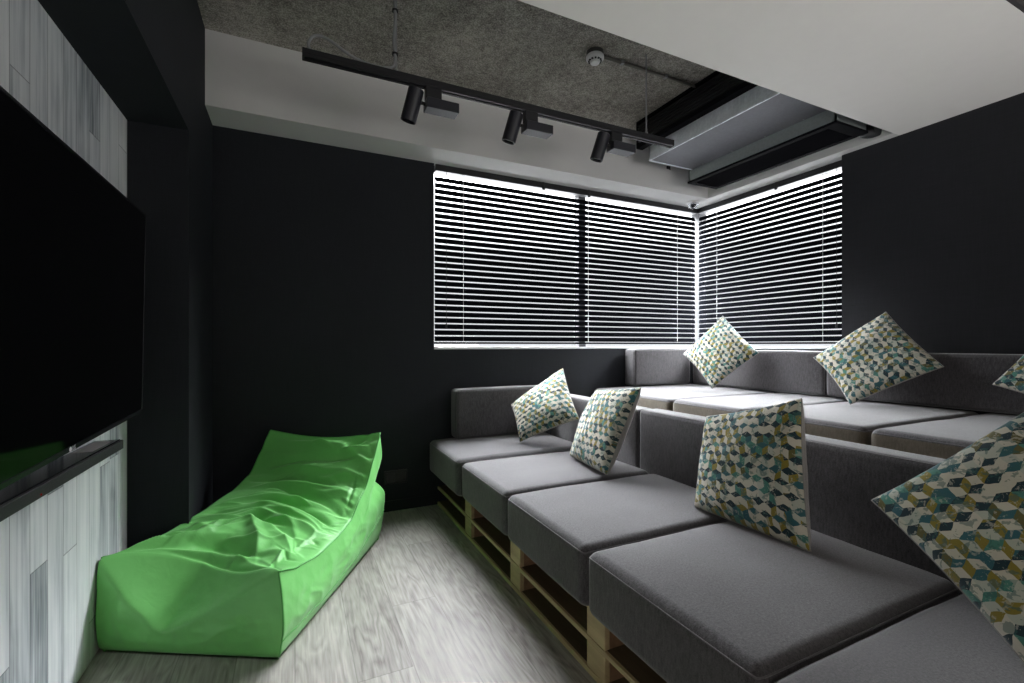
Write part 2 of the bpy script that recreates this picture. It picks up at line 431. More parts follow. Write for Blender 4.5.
def blind(P0, P1, inward, label, ladders, wand, brackets):
    P0 = Vector((*P0, 0)); P1 = Vector((*P1, 0)); inw = Vector(inward); ax = (P1 - P0).normalized(); Ln = (P1 - P0).length
    t = thing('venetian_blind', label, 'blind', (P0.x, P0.y, WZ0 + 0.02), 'dark venetian blinds of the corner window')
    bm = bmesh.new()
    ntop = 27; pitch = 0.0429
    for i in range(ntop): slat_loop(bm, P0, P1, inw, WZ0 + 0.064 + i * pitch)
    obj('slats', bm, M_slat, t, smooth=True, angle=0.6)
    R = Matrix((( ax.x, inw.x, 0, P0.x), (ax.y, inw.y, 0, P0.y), (0, 0, 1, 0), (0, 0, 0, 1)))
    obj('headrail', B(0, Ln, -0.025, 0.03, ZB - 0.046, ZB - 0.001, 0.002, 1, R), M_blackm, t)
    obj('bottom_rail', B(0, Ln, -0.026, 0.026, WZ0 + 0.028, WZ0 + 0.041, 0.004, 2, R), M_slat, t)
    for l in ladders:
        bm = bmesh.new()
        for e in (-0.021, 0.021):
            q = P0 + ax * l + inw * e
            tube(bm, [(q.x, q.y, WZ0 + 0.03), (q.x, q.y, ZB - 0.04)], 0.0018, 5)
        obj('ladder_cord', bm, M_cord, t)
    for l in brackets:
        obj('bracket', B(l - 0.012, l + 0.012, 0.028, 0.036, ZB - 0.06, ZB - 0.002, 0.002, 1, R), M_blackm, t)
    q = P0 + ax * wand + inw * 0.034
    c = obj('pull_cord', T([(q.x, q.y, WZ0 + 0.17), (q.x, q.y, ZB - 0.045)], 0.0016, 6), M_cordd, t)
    obj('tassel', L([(0.002, 0.0), (0.006, -0.012), (0.007, -0.032), (0.003, -0.04)], (q.x, q.y, WZ0 + 0.175), n=10), M_cordd, c)
    return t
blind((0.880, 3.137), (3.344, 3.137), (0, -1, 0), 'dark venetian blind across the wide far window, its slats tilted', (0.205, 1.27, 2.23), 0.075, (0.85, 1.27))
blind((3.378, 1.842), (3.378, 3.116), (-1, 0, 0), 'shorter dark venetian blind on the right side window above the raised sofa', (0.16, 1.06), 0.06, (0.5,))

# ------------------------------------------------------------------ upholstery
def axis_samples(h, r, k=5, m=10):
    """samples along one axis for a rounded box half-length h and radius r"""
    a = [-h + r - r * math.cos(0.5 * PI * i / k) * 1.0 for i in range(k)]
    a = [-h + r * (1 - math.cos(0.5 * PI * i / k)) if False else -h + r * i / k for i in range(k)]
    inner = [-(h - r) + 2 * (h - r) * i / m for i in range(m + 1)]
    return a + inner + [-x for x in a[::-1]]

def cushion_bm(hx, hy, hz, r, crown=0.012, side=0.006, seed=0, m=14, wr=0.0025):
    bm = bmesh.new()
    sx, sy, sz = axis_samples(hx, r, 5, m), axis_samples(hy, r, 5, m), axis_samples(hz, r, 5, 5)
    H = Vector((hx, hy, hz))
    def mp(p):
        q = Vector(p)
        inn = Vector([max(-(H[i] - r), min(H[i] - r, q[i])) for i in range(3)])
        d = q - inn
        if d.length > 1e-9: d = d.normalized() * r
        o = inn + d
        u, v, w = o.x / hx, o.y / hy, o.z / hz
        bulge = (1 - u ** 4) * (1 - v ** 4)
        o.z += crown * bulge * (1 if w > 0 else 0.0) * max(0, w)
        o.x += side * (1 - w * w) * (1 - v ** 4) * u
        o.y += side * (1 - w * w) * (1 - u ** 4) * v
        nz = noise.noise(Vector((o.x * 4 + seed * 3.1, o.y * 4, o.z * 4)))
        nz2 = noise.noise(Vector((o.x * 11 + seed * 1.7, o.y * 11, o.z * 9)))
        o += Vector((u, v, max(0, w))) * (wr * nz + wr * 0.5 * nz2)
        return o
    def face(A, Bq, fn):
        g = [[bm.verts.new(mp(fn(a, b))) for b in Bq] for a in A]
        for i in range(len(A) - 1):
            for j in range(len(Bq) - 1):
                bm.faces.new((g[i][j], g[i + 1][j], g[i + 1][j + 1], g[i][j + 1]))
    face(sx, sy, lambda a, b: (a, b, hz)); face(sx, sy, lambda a, b: (a, b, -hz))
    face(sx, sz, lambda a, b: (a, hy, b)); face(sx, sz, lambda a, b: (a, -hy, b))
    face(sy, sz, lambda a, b: (hx, a, b)); face(sy, sz, lambda a, b: (-hx, a, b))
    bmesh.ops.remove_doubles(bm, verts=bm.verts, dist=1e-5)
    return bm, mp

def move(bm, M):
    for v in bm.verts: v.co = M @ v.co
    return bm

def ring_on(mp, hx, hy, hz, r, z, n=60, grow=0.001):
    """points of a seam round the cushion at height z"""
    pts = []
    per = [(-hx + r * 0, -hy), (hx, -hy), (hx, hy), (-hx, hy)]
    for k in range(4):
        a, b = Vector(per[k]), Vector(per[(k + 1) % 4])
        for i in range(n // 4):
            q = a.lerp(b, i / (n // 4))
            o = mp((q.x, q.y, z))
            o += Vector((o.x / hx, o.y / hy, 0.6)).normalized() * grow
            pts.append(o)
    return pts

def seat_cushion(x0, x1, y0, y1, z0, z1, label, group, seed, r=0.035, crown=0.014, side_tint=None):
    c = Vector(((x0 + x1) / 2, (y0 + y1) / 2, (z0 + z1) / 2)); h = ((x1 - x0) / 2, (y1 - y0) / 2, (z1 - z0) / 2)
    t = thing('seat_cushion', label, 'cushion', (c.x, c.y, z0), group)
    bm, mp = cushion_bm(*h, r, crown, 0.002, seed)
    M = Matrix.Translation(c)
    obj('cushion_cover', move(bm, M), M_sofa, t, smooth=True)
    if side_tint:      # sides tinted taupe, painting in warm light bounced onto them
        bm, mp = cushion_bm(*h, r, crown, 0.002, seed)
        bm.faces.ensure_lookup_table()
        bmesh.ops.delete(bm, geom=[f for f in bm.faces if f.calc_center_median().z > h[2] - r * 0.6 or f.calc_center_median().z < -h[2] + r * 0.6], context='FACES')
        for v in bm.verts:
            q = Vector((v.co.x / h[0], v.co.y / h[1], 0)); q = Vector((q.x if abs(q.x) > 0.95 else 0, q.y if abs(q.y) > 0.95 else 0, 0))
            v.co += q.normalized() * 0.0012 if q.length else q
        obj('bounce_band', move(bm, M), side_tint, t, smooth=True)['label'] = 'side band tinted like warm bounce light'
    ring = [M @ p for p in ring_on(mp, h[0], h[1], h[2], r, h[2] - r * 0.45, 120, 0.0006)]
    obj('seam', T(ring, 0.0022, 6, True), M_pipe, t, smooth=True)
    return t

def back_cushion(x0, x1, y0, y1, z0, z1, label, group, seed, thin):
    c = Vector(((x0 + x1) / 2, (y0 + y1) / 2, (z0 + z1) / 2)); h = ((x1 - x0) / 2, (y1 - y0) / 2, (z1 - z0) / 2)
    t = thing('back_cushion', label, 'cushion', (c.x, c.y, z0), group)
    bm, mp = cushion_bm(*h, 0.022, 0.004, 0.004, seed, m=22, wr=0.002)
    M = Matrix.Translation(c)
    obj('cushion_cover', move(bm, M), M_sofa, t, smooth=True)
    # seam round the front face
    pts = []
    if thin == 'x':
        f = lambda a, b: (-h[0] * 0.93, a, b); A, Bz = h[1], h[2]
    else:
        f = lambda a, b: (a, -h[1] * 0.93, b); A, Bz = h[0], h[2]
    per = [(-A, -Bz), (A, -Bz), (A, Bz), (-A, Bz)]
    for k in range(4):
        a, b = Vector(per[k]), Vector(per[(k + 1) % 4])
        for i in range(24):
            q = a.lerp(b, i / 24); pts.append(M @ mp(f(q.x, q.y)))
    obj('seam', T(pts, 0.0022, 6, True), M_pipe, t, smooth=True)
    return t

ZT = 0.441
G1 = 'seat cushions of the front sofa row'
for i, (y0, y1, lab) in enumerate((
    (2.478, 3.088, 'grey seat cushion at the far end of the front row, against the far wall'),
    (1.868, 2.468, 'grey seat cushion of the front row, second from the far wall'),
    (1.250, 1.858, 'grey seat cushion of the front row, third from the far wall'),
    (0.626, 1.240, 'wide grey seat cushion of the front row under the upright patterned pillow'),
    (0.000, 0.615, 'grey seat cushion of the front row in the near bottom corner'))):
    seat_cushion(0.842 if i else 0.824, 1.692, y0, y1, 0.2355, ZT if i else ZT + 0.012, lab, G1, i + 1, crown=0.011)
G2 = 'back cushions of the front sofa row'
back_cushion(0.98, 1.69, 2.95, 3.085, 0.464, 0.798, 'short grey back cushion of the front row resting on the far wall', G2, 21, 'y')
back_cushion(1.70, 1.83, 1.995, 2.945, 0.2355, 0.744, 'long grey back cushion of the front row behind the two far pillows', G2, 22, 'x')
back_cushion(1.70, 1.83, 0.0, 1.985, 0.2355, 0.748, 'longest grey back cushion of the front row behind the upright pillow', G2, 23, 'x')
ZT2 = 0.752
G3 = 'seat cushions of the raised rear row'
for i, (y0, y1, lab) in enumerate((
    (2.248, 3.09, 'pale lit seat cushion of the raised row in the window corner'),
    (1.722, 2.234, 'grey seat cushion of the raised row, second from the window corner'),
    (1.124, 1.709, 'grey seat cushion of the raised row under the tilted pillow on the right'),
    (0.50, 1.112, 'grey seat cushion of the raised row nearest the right edge of the view'))):
    seat_cushion(2.175, 3.24, y0, y1, 0.555, ZT2, lab, G3, i + 8, crown=0.008, side_tint=M_bounce)
G4 = 'back cushions of the raised rear row'
back_cushion(2.490, 3.10, 2.955, 3.09, 0.768, 1.068, 'short grey back cushion of the raised row beneath the wide window', G4, 31, 'y')
back_cushion(3.11, 3.245, 1.845, 2.945, 0.766, 1.058, 'grey back cushion of the raised row under the side window', G4, 32, 'x')
back_cushion(3.11, 3.245, 0.48, 1.835, 0.766, 1.052, 'long grey back cushion of the raised row against the dark right wall', G4, 33, 'x')

# front row base: open shelving of pale pine boards
t = thing('sofa_base', 'low open pine platform with two shelf levels carrying the front cushions', 'sofa base', (1.35, 1.55, 0))
bx0, bx1, by0, by1 = 0.889, 1.83, -0.02, 3.095
for nm, z0, z1 in (('bottom_board', 0.0, 0.020), ('middle_shelf', 0.108, 0.126)):
    p = obj(nm, B(bx0 + 0.012, bx1, by0, by1, z0, z1), M_plyshade, t)  # board colour carries the compartment shade, front edge stays pale pine
    obj('edge_strip', B(bx0, bx0 + 0.012, by0, by1, z0, z1, 0.0015, 1), M_pine, p)['label'] = 'pale pine front edge'
obj('top_board', B(bx0, bx1, by0, by1, 0.216, 0.235, 0.002, 1), M_pine, t)
obj('back_panel', B(bx1 - 0.35, bx1 - 0.33, by0, by1, 0.02, 0.216), M_plyshade, t)
for y in (2.48, 1.86, 1.25, 0.64, 0.03):
    d = bmesh.new()
    for z0, z1 in ((0.020, 0.108), (0.126, 0.216)):
        box(d, bx0 + 0.002, bx0 + 0.022, y - 0.05, y + 0.05, z0, z1, 0.0015, 1)
    p = obj('post', d, M_pine, t)
    d = bmesh.new()
    for z0, z1 in ((0.020, 0.108), (0.126, 0.216)):
        for s in (-0.048, 0.034): box(d, bx0 + 0.022, bx1 - 0.35, y + s, y + s + 0.014, z0, z1)
    obj('divider', d, M_plyin, p)
# rear raised platform
t = thing('raised_platform', 'pine platform lifting the rear sofa row behind the front row', 'platform', (2.7, 1.8, 0))
obj('deck', B(2.19, 3.25, 0.40, 3.095, 0.53, 0.553, 0.002, 1), M_pine, t)
obj('front_panel', B(2.20, 2.22, 0.40, 3.095, 0.0, 0.53), M_pine, t)
for y in (0.41, 1.3, 2.2, 3.06):
    obj('support_board', B(2.22, 3.24, y, y + 0.02, 0.0, 0.53), M_plyin, t)

# ------------------------------------------------------------------ scatter pillows
def pillow(Q, label, th=0.075, seed=0, flip=1, rot=0, kb=0.075, bk=0.6):
    Q = [Vector(q) for q in Q]; N = 44
    n = (Q[1] - Q[0]).cross(Q[3] - Q[0]).normalized() * flip
    c = sum(Q, Vector()) / 4
    t = thing('scatter_pillow', label, 'pillow', (c.x, c.y, min(q.z for q in Q)), 'patterned scatter pillows on the sofa rows')
    sz = (Q[1] - Q[0]).length
    def P(a, b, side):
        k = 0.045
        aa = a * (1 - k * (1 - b * b) ** 1.0 * abs(a) ** 3); bb = b * (1 - (kb if b < 0 else k) * (1 - a * a) * abs(b) ** 3)
        s, v = (aa + 1) / 2, (bb + 1) / 2
        p = Q[0] * (1 - s) * (1 - v) + Q[1] * s * (1 - v) + Q[2] * s * v + Q[3] * (1 - s) * v
        e = max(0, (1 - a * a) * (1 - b * b))
        h = th * e ** (0.42 if side > 0 else 0.36) * (1.0 if side > 0 else bk)
        w = noise.noise(Vector((a * 1.6 + seed * 5, b * 1.6, side * 2))) * 0.016 * e ** 0.5
        # creases running in from the edges
        ed = (a * a + b * b) * 0.5
        w += (1 - abs(noise.noise(Vector((a * 3.2 + seed * 9, b * 3.2 + side, 4.4))))) ** 6 * 0.010 * e ** 0.3 * ed
        return p + n * side * (h + w) if e > 0 else p
    for side, nm, mat in ((1, 'front_cover', M_print), (-1, 'back_cover', M_back)):
        bm = bmesh.new(); uvl = bm.loops.layers.uv.new('UVMap')
        # denser towards the edges
        S = [math.sin(0.5 * PI * (-1 + 2 * i / N)) for i in range(N + 1)]
        g = [[bm.verts.new(P(S[i], S[j], side)) for j in range(N + 1)] for i in range(N + 1)]
        for i in range(N):
            for j in range(N):
                idx = [(i, j), (i + 1, j), (i + 1, j + 1), (i, j + 1)]
                f = bm.faces.new([g[a][b] for a, b in idx])
                for lp, (a, b) in zip(f.loops, idx):
                    u, v = (S[a] + 1) / 2, (S[b] + 1) / 2
                    for _ in range(rot): u, v = v, 1 - u
                    lp[uvl].uv = (u + seed * 1.37, v + seed * 0.73)
        obj(nm, bm, mat, t, smooth=True)
    S = [math.sin(0.5 * PI * (-1 + 2 * i / 16)) for i in range(17)]
    ring = [P(s, -1, 1) for s in S[:-1]] + [P(1, s, 1) for s in S[:-1]] + [P(-s, 1, 1) for s in S[:-1]] + [P(-1, -s, 1) for s in S[:-1]]
    obj('piped_edge', T(ring, 0.0028, 6, True), M_back, t, smooth=True)
    return t

pillow([(1.315, 2.673, 0.475), (1.602, 2.423, 0.639), (1.694, 2.765, 0.935), (1.36, 2.90, 0.685)], 'patterned pillow leaning in the far corner of the front row', 0.078, 1, 1)
pillow([(1.442, 2.274, 0.462), (1.372, 1.831, 0.470), (1.582, 1.831, 0.883), (1.634, 2.278, 0.831)], 'patterned pillow of the front row leaning over the second and third seat', 0.075, 2, 1, kb=0.0, bk=0.9)
pillow([(1.45, 1.36, 0.454), (1.455, 0.905, 0.456), (1.585, 1.015, 0.915), (1.56, 1.40, 0.80)], 'upright patterned pillow in the middle of the front row on the wide seat', 0.078, 3, 1, kb=0.0, bk=1.15)
pillow([(1.275, 0.365, 0.466), (1.457, 0.095, 0.735), (1.535, 0.43, 0.978), (1.350, 0.682, 0.698)], 'large patterned pillow nearest the camera, cut by the right edge of the view', 0.078, 4, 1)
pillow([(2.843, 2.784, 1.025), (2.834, 2.494, 0.772), (3.015, 2.243, 1.042), (3.038, 2.567, 1.328)], 'brightest patterned pillow on its corner in the window corner of the raised row', 0.062, 5, 1)
pillow([(2.961, 1.821, 1.02), (2.822, 1.535, 0.766), (3.004, 1.194, 0.989), (3.174, 1.531, 1.296)], 'patterned pillow on its corner beside the dark right wall on the raised row', 0.07, 6, 1)
pillow([(2.90, 0.975, 0.919), (2.845, 0.585, 0.762), (3.03, 0.41, 1.09), (3.09, 0.80, 1.262)], 'patterned pillow of which only a tip shows at the right edge on the raised row', 0.055, 7, 1)

# ------------------------------------------------------------------ bean bag lounger
O = Vector((-0.045, 1.81, 0)); D = Vector((0.482, 0.876, 0)); W = Vector((-0.876, 0.482, 0)); WID = 0.665
def interp(tab, x):
    if x <= tab[0][0]: return tab[0][1]
    for (a, va), (b, vb) in zip(tab, tab[1:]):
        if x <= b:
            k = (x - a) / (b - a); k = k * k * (3 - 2 * k) * 0.5 + k * 0.5
            return va + (vb - va) * k
    return tab[-1][1]
zR = [(0, .312), (.12, .27), (.28, .243), (.45, .243), (.6, .262), (.75, .35), (.87, .48), (.96, .565), (1.0, .605)]
zL = [(0, .335), (.1, .318), (.27, .305), (.5, .322), (.68, .352), (.8, .40), (.9, .505), (.96, .575), (1.0, .612)]
rb = random.Random(11)
FOLDS = []      # creases of the loose nylon: centre, direction, half length, half width, height
def fold(s_, t_, ang, ln, wd, h): FOLDS.append((s_ * 1.03, t_ * WID, math.cos(ang), math.sin(ang), ln, wd, h))
for (s_, t_, a_, ln, wd, h) in (
    (0.93, 0.42, 1.45, .26, .045, .016), (0.86, 0.50, 1.62, .28, .04, -.020), (0.81, 0.45, 1.52, .30, .05, .024), (0.745, 0.60, 1.50, .30, .04, -.018),
    (0.70, 0.45, 1.60, .31, .05, .026), (0.64, 0.38, 1.45, .26, .04, -.018), (0.60, 0.55, 1.66, .28, .05, .022), (0.545, 0.40, 1.50, .25, .045, -.020),
    (0.50, 0.52, 1.58, .26, .055, .024), (0.43, 0.60, 1.25, .22, .05, .020), (0.40, 0.30, 1.80, .20, .05, .022), (0.34, 0.50, 1.35, .22, .06, -.022),
    (0.28, 0.62, 1.9, .22, .06, .024), (0.27, 0.28, 1.1, .20, .05, .022), (0.20, 0.45, 0.75, .18, .055, .022), (0.16, 0.72, 2.4, .16, .05, .020),
    (0.14, 0.25, 2.2, .16, .045, .018), (0.10, 0.55, 1.6, .20, .05, -.018), (0.92, 0.12, 1.9, .10, .03, .022), (0.955, 0.2, 2.2, .11, .03, -.02), (0.88, 0.16, 1.3, .12, .03, .018)):
    fold(s_, t_, a_, ln, wd, h)
for (s_, t_, a_, ln, wd, h) in ((.36, .78, 1.2, .16, .05, .022), (.22, .85, 0.9, .14, .04, .018), (.10, .80, 2.0, .16, .05, .022), (.05, .62, 1.75, .22, .035, .016), (.07, .35, 1.3, .2, .04, .016), (.30, .9, 1.8, .1, .03, .016), (.47, .8, 1.5, .15, .04, -.018), (.02, .5, 1.57, .26, .03, -.014)):
    fold(s_, t_, a_, ln, wd, h)
for k in range(34):
    s_ = rb.uniform(0.05, 0.97); back = s_ > 0.42
    fold(s_, rb.uniform(0.08, 0.92), (1.57 + rb.gauss(0, 0.22)) if back else rb.uniform(0, PI), rb.uniform(.06, .16), rb.uniform(.016, .032), rb.choice((1, 1, -1)) * rb.uniform(.006, .013))
for k in range(22):      # gathers along the right hand seam
    s_ = 0.3 + 0.68 * k / 21 + rb.uniform(-.01, .01)
    fold(s_, rb.uniform(0.02, 0.09), 1.57 + rb.gauss(0, 0.35), rb.uniform(.04, .08), rb.uniform(.010, .018), rb.choice((1, -1)) * rb.uniform(.004, .009))
for k in range(7):       # pulls out of the front corners
    fold(0.05 + 0.02 * k, 0.93 - 0.03 * k, 2.2 + 0.16 * k, .12, .02, rb.choice((1, -1)) * .010)
    fold(0.05 + 0.02 * k, 0.06 + 0.02 * k, 0.9 - 0.12 * k, .10, .02, rb.choice((1, -1)) * .009)
def creases(s, t):
    x, y = s * 1.03, t * WID
    x += 0.022 * noise.noise(Vector((x * 6, y * 6, 1.0))); y += 0.022 * noise.noise(Vector((x * 6, y * 6, 8.0)))
    h = 0.0
    for (cx, cy, dx, dy, ln, wd, hh) in FOLDS:
        px, py = x - cx, y - cy
        l = px * dx + py * dy
        if abs(l) >= ln: continue
        d = abs(-px * dy + py * dx); w_ = wd * (1.15 - 0.75 * (l / ln) ** 2)
        if d >= w_: continue
        q = 1 - d / w_
        h += (0.65 if cx < 0.36 and cy < 0.27 else 1.1) * hh * (1 - (l / ln) ** 2) * q * q * (1.6 - 0.6 * q)
    return h
def zline(t):
    return (0.095 + (0.33 - 0.095) * ((t - 0.62) / 0.38) ** 1.15) if t > 0.62 else (0.095 + (0.312 - 0.095) * ((0.62 - t) / 0.62) ** 1.1)
def bag(s, t, c):
    zt = interp(zR, s) * (1 - t) + interp(zL, s) * t
    e = math.sin(PI * min(1, max(0, t)))
    zt += 0.030 * e * (1 if s > 0.2 else s / 0.2) * (1 - 0.5 * s)
    zt -= 0.085 * e ** 1.3 * math.exp(-(s / 0.15) ** 2)
    zt -= 0.05 * e * math.exp(-((1 - s) / 0.07) ** 2)
    top = max(0.0, (c - 0.55) / 0.45) ** 2
    edge = min(1, t / 0.06) * min(1, (1 - t) / 0.06) * min(1, (s + 0.025) / 0.05) * min(1, (1.02 - s) / 0.05)
    f = (creases(s, t) + 0.010 * noise.noise(Vector((s * 4, t * 3, 5)))) if c == 1.0 else 0.0
    z = c * zt + f * max(0.15, edge)
    s0 = -0.012 - 0.026 * math.sin(PI * c)
    s0 += 0.23 * (1 - math.exp(-2.3 * max(0.0, c * zt - zline(t)) / 0.23))      # the loose front panel leans back above its fold
    hc = math.exp(-((c - 0.60) / 0.09) ** 2)
    s1 = 1.000 + 0.02 * math.sin(PI * min(1, c / 0.6)) * (1 if c < 0.6 else 0) - 0.055 * hc - 0.002 * c
    S = s0 + (s1 - s0) * s
    lat = 0.03 * math.sin(PI * c) * (1 - 0.5 * s)
    pin = 0.035 * hc * max(0, (s - 0.82) / 0.18)
    w = t * WID - (1 - t) * (lat - pin) + t * lat * 0.6 - t * pin - t * 0.025 * max(0, (s - 0.6) / 0.4)
    wob = 0.006 * noise.noise(Vector((s * 5, t * 5, c * 4 + 3)))
    out = (D * (2 * s - 1 if (s in (0, 1)) else 0) + W * (2 * t - 1 if (t in (0, 1)) else 0))
    side_f = 0.0
    if t in (0, 1) or s in (0, 1):
        n1 = abs(noise.noise(Vector((s * 6 + 3, c * 2.4 + t * 3, t * 6 + s * 2)))); n2 = abs(noise.noise(Vector((s * 13 + c * 4, c * 5 + t * 3, t * 11))))
        side_f = (0.016 * (0.35 - n1) + 0.006 * (0.3 - n2)) * math.sin(PI * c)
    tuck = 0.014 * max(0, 1 - c / 0.10) ** 2
    p = O + D * S + W * w + Vector((0, 0, max(0.0, z))) + out * (wob * math.sin(PI * c) + side_f - tuck)
    p.x = max(p.x, XL + 0.006)                      # squashed against the boards and the pier
    if p.y > YP - 0.006: p.x = max(p.x, XP + 0.006)
    return p
bm = bmesh.new()
NS, NTt, NC = 210, 130, 44
def gridf(na, nb, fn):
    g = [[bm.verts.new(fn(a / na, b / nb)) for b in range(nb + 1)] for a in range(na + 1)]
    for i in range(na):
        for j in range(nb): bm.faces.new((g[i][j], g[i + 1][j], g[i + 1][j + 1], g[i][j + 1]))
gridf(NS, NTt, lambda a, b: bag(a, b, 1.0)); gridf(NS, NTt, lambda a, b: bag(a, b, 0.0))
gridf(NS, NC, lambda a, b: bag(a, 0, b)); gridf(NS, NC, lambda a, b: bag(a, 1, b))
gridf(NTt, NC, lambda a, b: bag(0, a, b)); gridf(NTt, NC, lambda a, b: bag(1, a, b))
bmesh.ops.remove_doubles(bm, verts=bm.verts, dist=1e-4)
for _ in range(1):
    bmesh.ops.smooth_vert(bm, verts=[v for v in bm.verts if v.co.z > 0.004], factor=0.4, use_axis_x=True, use_axis_y=True, use_axis_z=True)
bagt = thing('bean_bag_lounger', 'bright green bean bag lounger with raised head on the floor below the television', 'bean bag', O)
body = obj('bag_cover', bm, M_green, bagt, smooth=True)
def seam(fn, n=70, r=0.0035):
    return obj('seam', T([fn(i / n) for i in range(n + 1)], r, 6), M_seam, bagt, smooth=True)
UPZ = Vector((0, 0, 1))
seam(lambda k: bag(k, 0, 1.0) - W * 0.002 + UPZ * -0.002)
seam(lambda k: bag(k, 1, 1.0) + W * 0.002 - UPZ * 0.002)
seam(lambda k: bag(0, 0, 0.02 + 0.98 * k) + (D + W) * 0.002, 40)
seam(lambda k: bag(k, 0, 0.26) - W * 0.0005, 70, 0.0025)
seam(lambda k: bag(1, k, 1.0) - UPZ * 0.003)

# ------------------------------------------------------------------ television and sound bar
TW, THt = 1.405, 0.795
tvM = (Matrix.Translation((-0.560, 2.325, 0.829)) @ Matrix.Rotation(math.radians(1.35), 4, 'Z') @ Matrix.Rotation(math.radians(1.1), 4, 'X') @ Matrix.Rotation(math.radians(1.2), 4, 'Y'))
t = thing('television', 'large black flat television on the whitewashed board wall', 'television', (-0.60, 1.62, 0.83))
obj('housing', B(-0.028, -0.002, -TW, 0, 0, THt, 0.006, 2, tvM), M_bezel, t)
obj('rear_case', B(-0.05, -0.028, -TW + 0.25, -0.25, 0.12, THt - 0.2, 0.004, 1, tvM), M_blackm, t)
obj('wall_mount', B(-0.641, -0.585, 1.45, 1.80, 1.10, 1.35, 0.004, 1), M_blackm, t)
bm = B(-0.004, 0.002, -TW, 0, 0, 0.014, 0.001, 1, tvM); box(bm, -0.004, 0.002, -TW, 0, THt - 0.008, THt, 0.001, 1, tvM)
box(bm, -0.004, 0.002, -0.008, 0, 0.01, THt - 0.006, 0.001, 1, tvM); box(bm, -0.004, 0.002, -TW, -TW + 0.008, 0.01, THt - 0.006, 0.001, 1, tvM)
obj('bezel', bm, M_bezel, t)
obj('screen', B(-0.003, 0.0005, -TW + 0.008, -0.008, 0.014, THt - 0.008, 0, 1, tvM), M_screen, t)
fc = bpy.data.curves.new('logo', 'FONT'); fc.body = 'LG'; fc.size = 0.017; fc.extrude = 0.0004; fc.align_x = 'CENTER'
fo = bpy.data.objects.new('logo', fc); fc.materials.append(M_logo); COL.objects.link(fo)
dg = bpy.context.evaluated_depsgraph_get()
lm = bpy.data.meshes.new_from_object(fo.evaluated_get(dg)); bpy.data.objects.remove(fo)
lm.materials.clear(); lm.materials.append(M_logo)
lm.transform(tvM @ Matrix.Translation((0.0026, -TW / 2 + 0.012, 0.0015)) @ Matrix.Rotation(PI / 2, 4, 'Z') @ Matrix.Rotation(PI / 2, 4, 'X'))
lb = bmesh.new(); lb.from_mesh(lm)
lathe(lb, [(0.0065, 0), (0.0065, 0.0012)], tvM @ Vector((0.0018, -TW / 2 - 0.012, 0.0073)), (1, 0, 0), 20)
lo = obj('logo', lb, M_logo, t)
lo['label'] = 'small silver maker logo'

t = thing('sound_bar', 'slim black sound bar mounted on the board wall under the television', 'sound bar', (-0.60, 1.5, 0.728))
obj('bar_body', B(XL, -0.566, 0.90, 2.10, 0.727, 0.762, 0.004, 2), M_sound, t)
obj('front_grille', B(-0.569, -0.558, 0.903, 2.097, 0.728, 0.760, 0.003, 2), M_mesh, t)
lab = obj('paper_label', B(-0.630, -0.580, 1.885, 2.06, 0.762, 0.7626), M_paper, t); lab['label'] = 'pale paper sticker on top'
led = obj('indicator_light', B(-0.5585, -0.5572, 1.497, 1.503, 0.735, 0.739), M_led, t); led['label'] = 'tiny red standby light'

# ------------------------------------------------------------------ ceiling equipment
TY, TZ = 2.05, 2.28
t = thing('lighting_track', 'long black lighting track hung on rods below the concrete ceiling', 'track light rail', (1.0, TY, TZ))
bm = B(0.03, 2.0, TY - 0.018, TY + 0.018, TZ - 0.004, TZ + 0.018, 0.002, 1)
box(bm, 0.03, 2.0, TY - 0.018, TY - 0.006, TZ - 0.018, TZ - 0.004); box(bm, 0.03, 2.0, TY + 0.006, TY + 0.018, TZ - 0.018, TZ - 0.004)
obj('rail', bm, M_blackm, t)
for x in (0.026, 1.998): obj('end_cap', B(x, x + 0.008, TY - 0.019, TY + 0.019, TZ - 0.019, TZ + 0.019, 0.003, 2), M_blackm, t)
r1 = obj('suspension_rod', T([(1.81, TY, TZ + 0.018), (1.81, TY, ZC)], 0.0042, 8), M_steel, t)
obj('rod_clamp', L([(0.010, 0), (0.010, 0.012), (0.006, 0.018), (0.006, 0.035)], (1.81, TY, TZ + 0.017), n=12), M_steel, r1)
r2 = obj('suspension_rod', T([(0.402, TY, TZ + 0.018), (0.402, TY, ZC)], 0.0045, 8), M_steel, t)
obj('rod_clamp', L([(0.010, 0), (0.010, 0.012), (0.006, 0.018), (0.006, 0.035)], (0.402, TY, TZ + 0.017), n=12), M_steel, r2)
cab = [(0.055, TY, TZ + 0.012), (0.05, TY, TZ + 0.05), (0.068, TY, TZ + 0.082), (0.10, TY, TZ + 0.09), (0.14, TY, TZ + 0.078), (0.20, TY - 0.002, TZ + 0.045), (0.27, TY, TZ + 0.026), (0.34, TY, TZ + 0.025), (0.385, TY - 0.004, TZ + 0.035), (0.396, TY - 0.008, TZ + 0.07), (0.390, TY - 0.010, TZ + 0.15), (0.396, TY - 0.010, TZ + 0.25), (0.392, TY - 0.008, TZ + 0.36), (0.396, TY - 0.01, ZC)]
def smoothpts(P, n=6):
    P = [Vector(p) for p in P]; out = []
    for i in range(len(P) - 1):
        p0, p1, p2, p3 = P[max(i - 1, 0)], P[i], P[i + 1], P[min(i + 2, len(P) - 1)]
        for k in range(n):
            u = k / n
            out.append(0.5 * ((2 * p1) + (p2 - p0) * u + (2 * p0 - 5 * p1 + 4 * p2 - p3) * u * u + (3 * p1 - p0 - 3 * p2 + p3) * u ** 3))
    return out + [P[-1]]
cb = obj('power_cable', T(smoothpts(cab), 0.0062, 8), M_cable, t, smooth=True)
for z in (TZ + 0.09, TZ + 0.28): obj('cable_tie', L([(0.0135, 0), (0.0135, 0.008)], (0.397, TY - 0.004, z), n=12), M_blackm, cb)

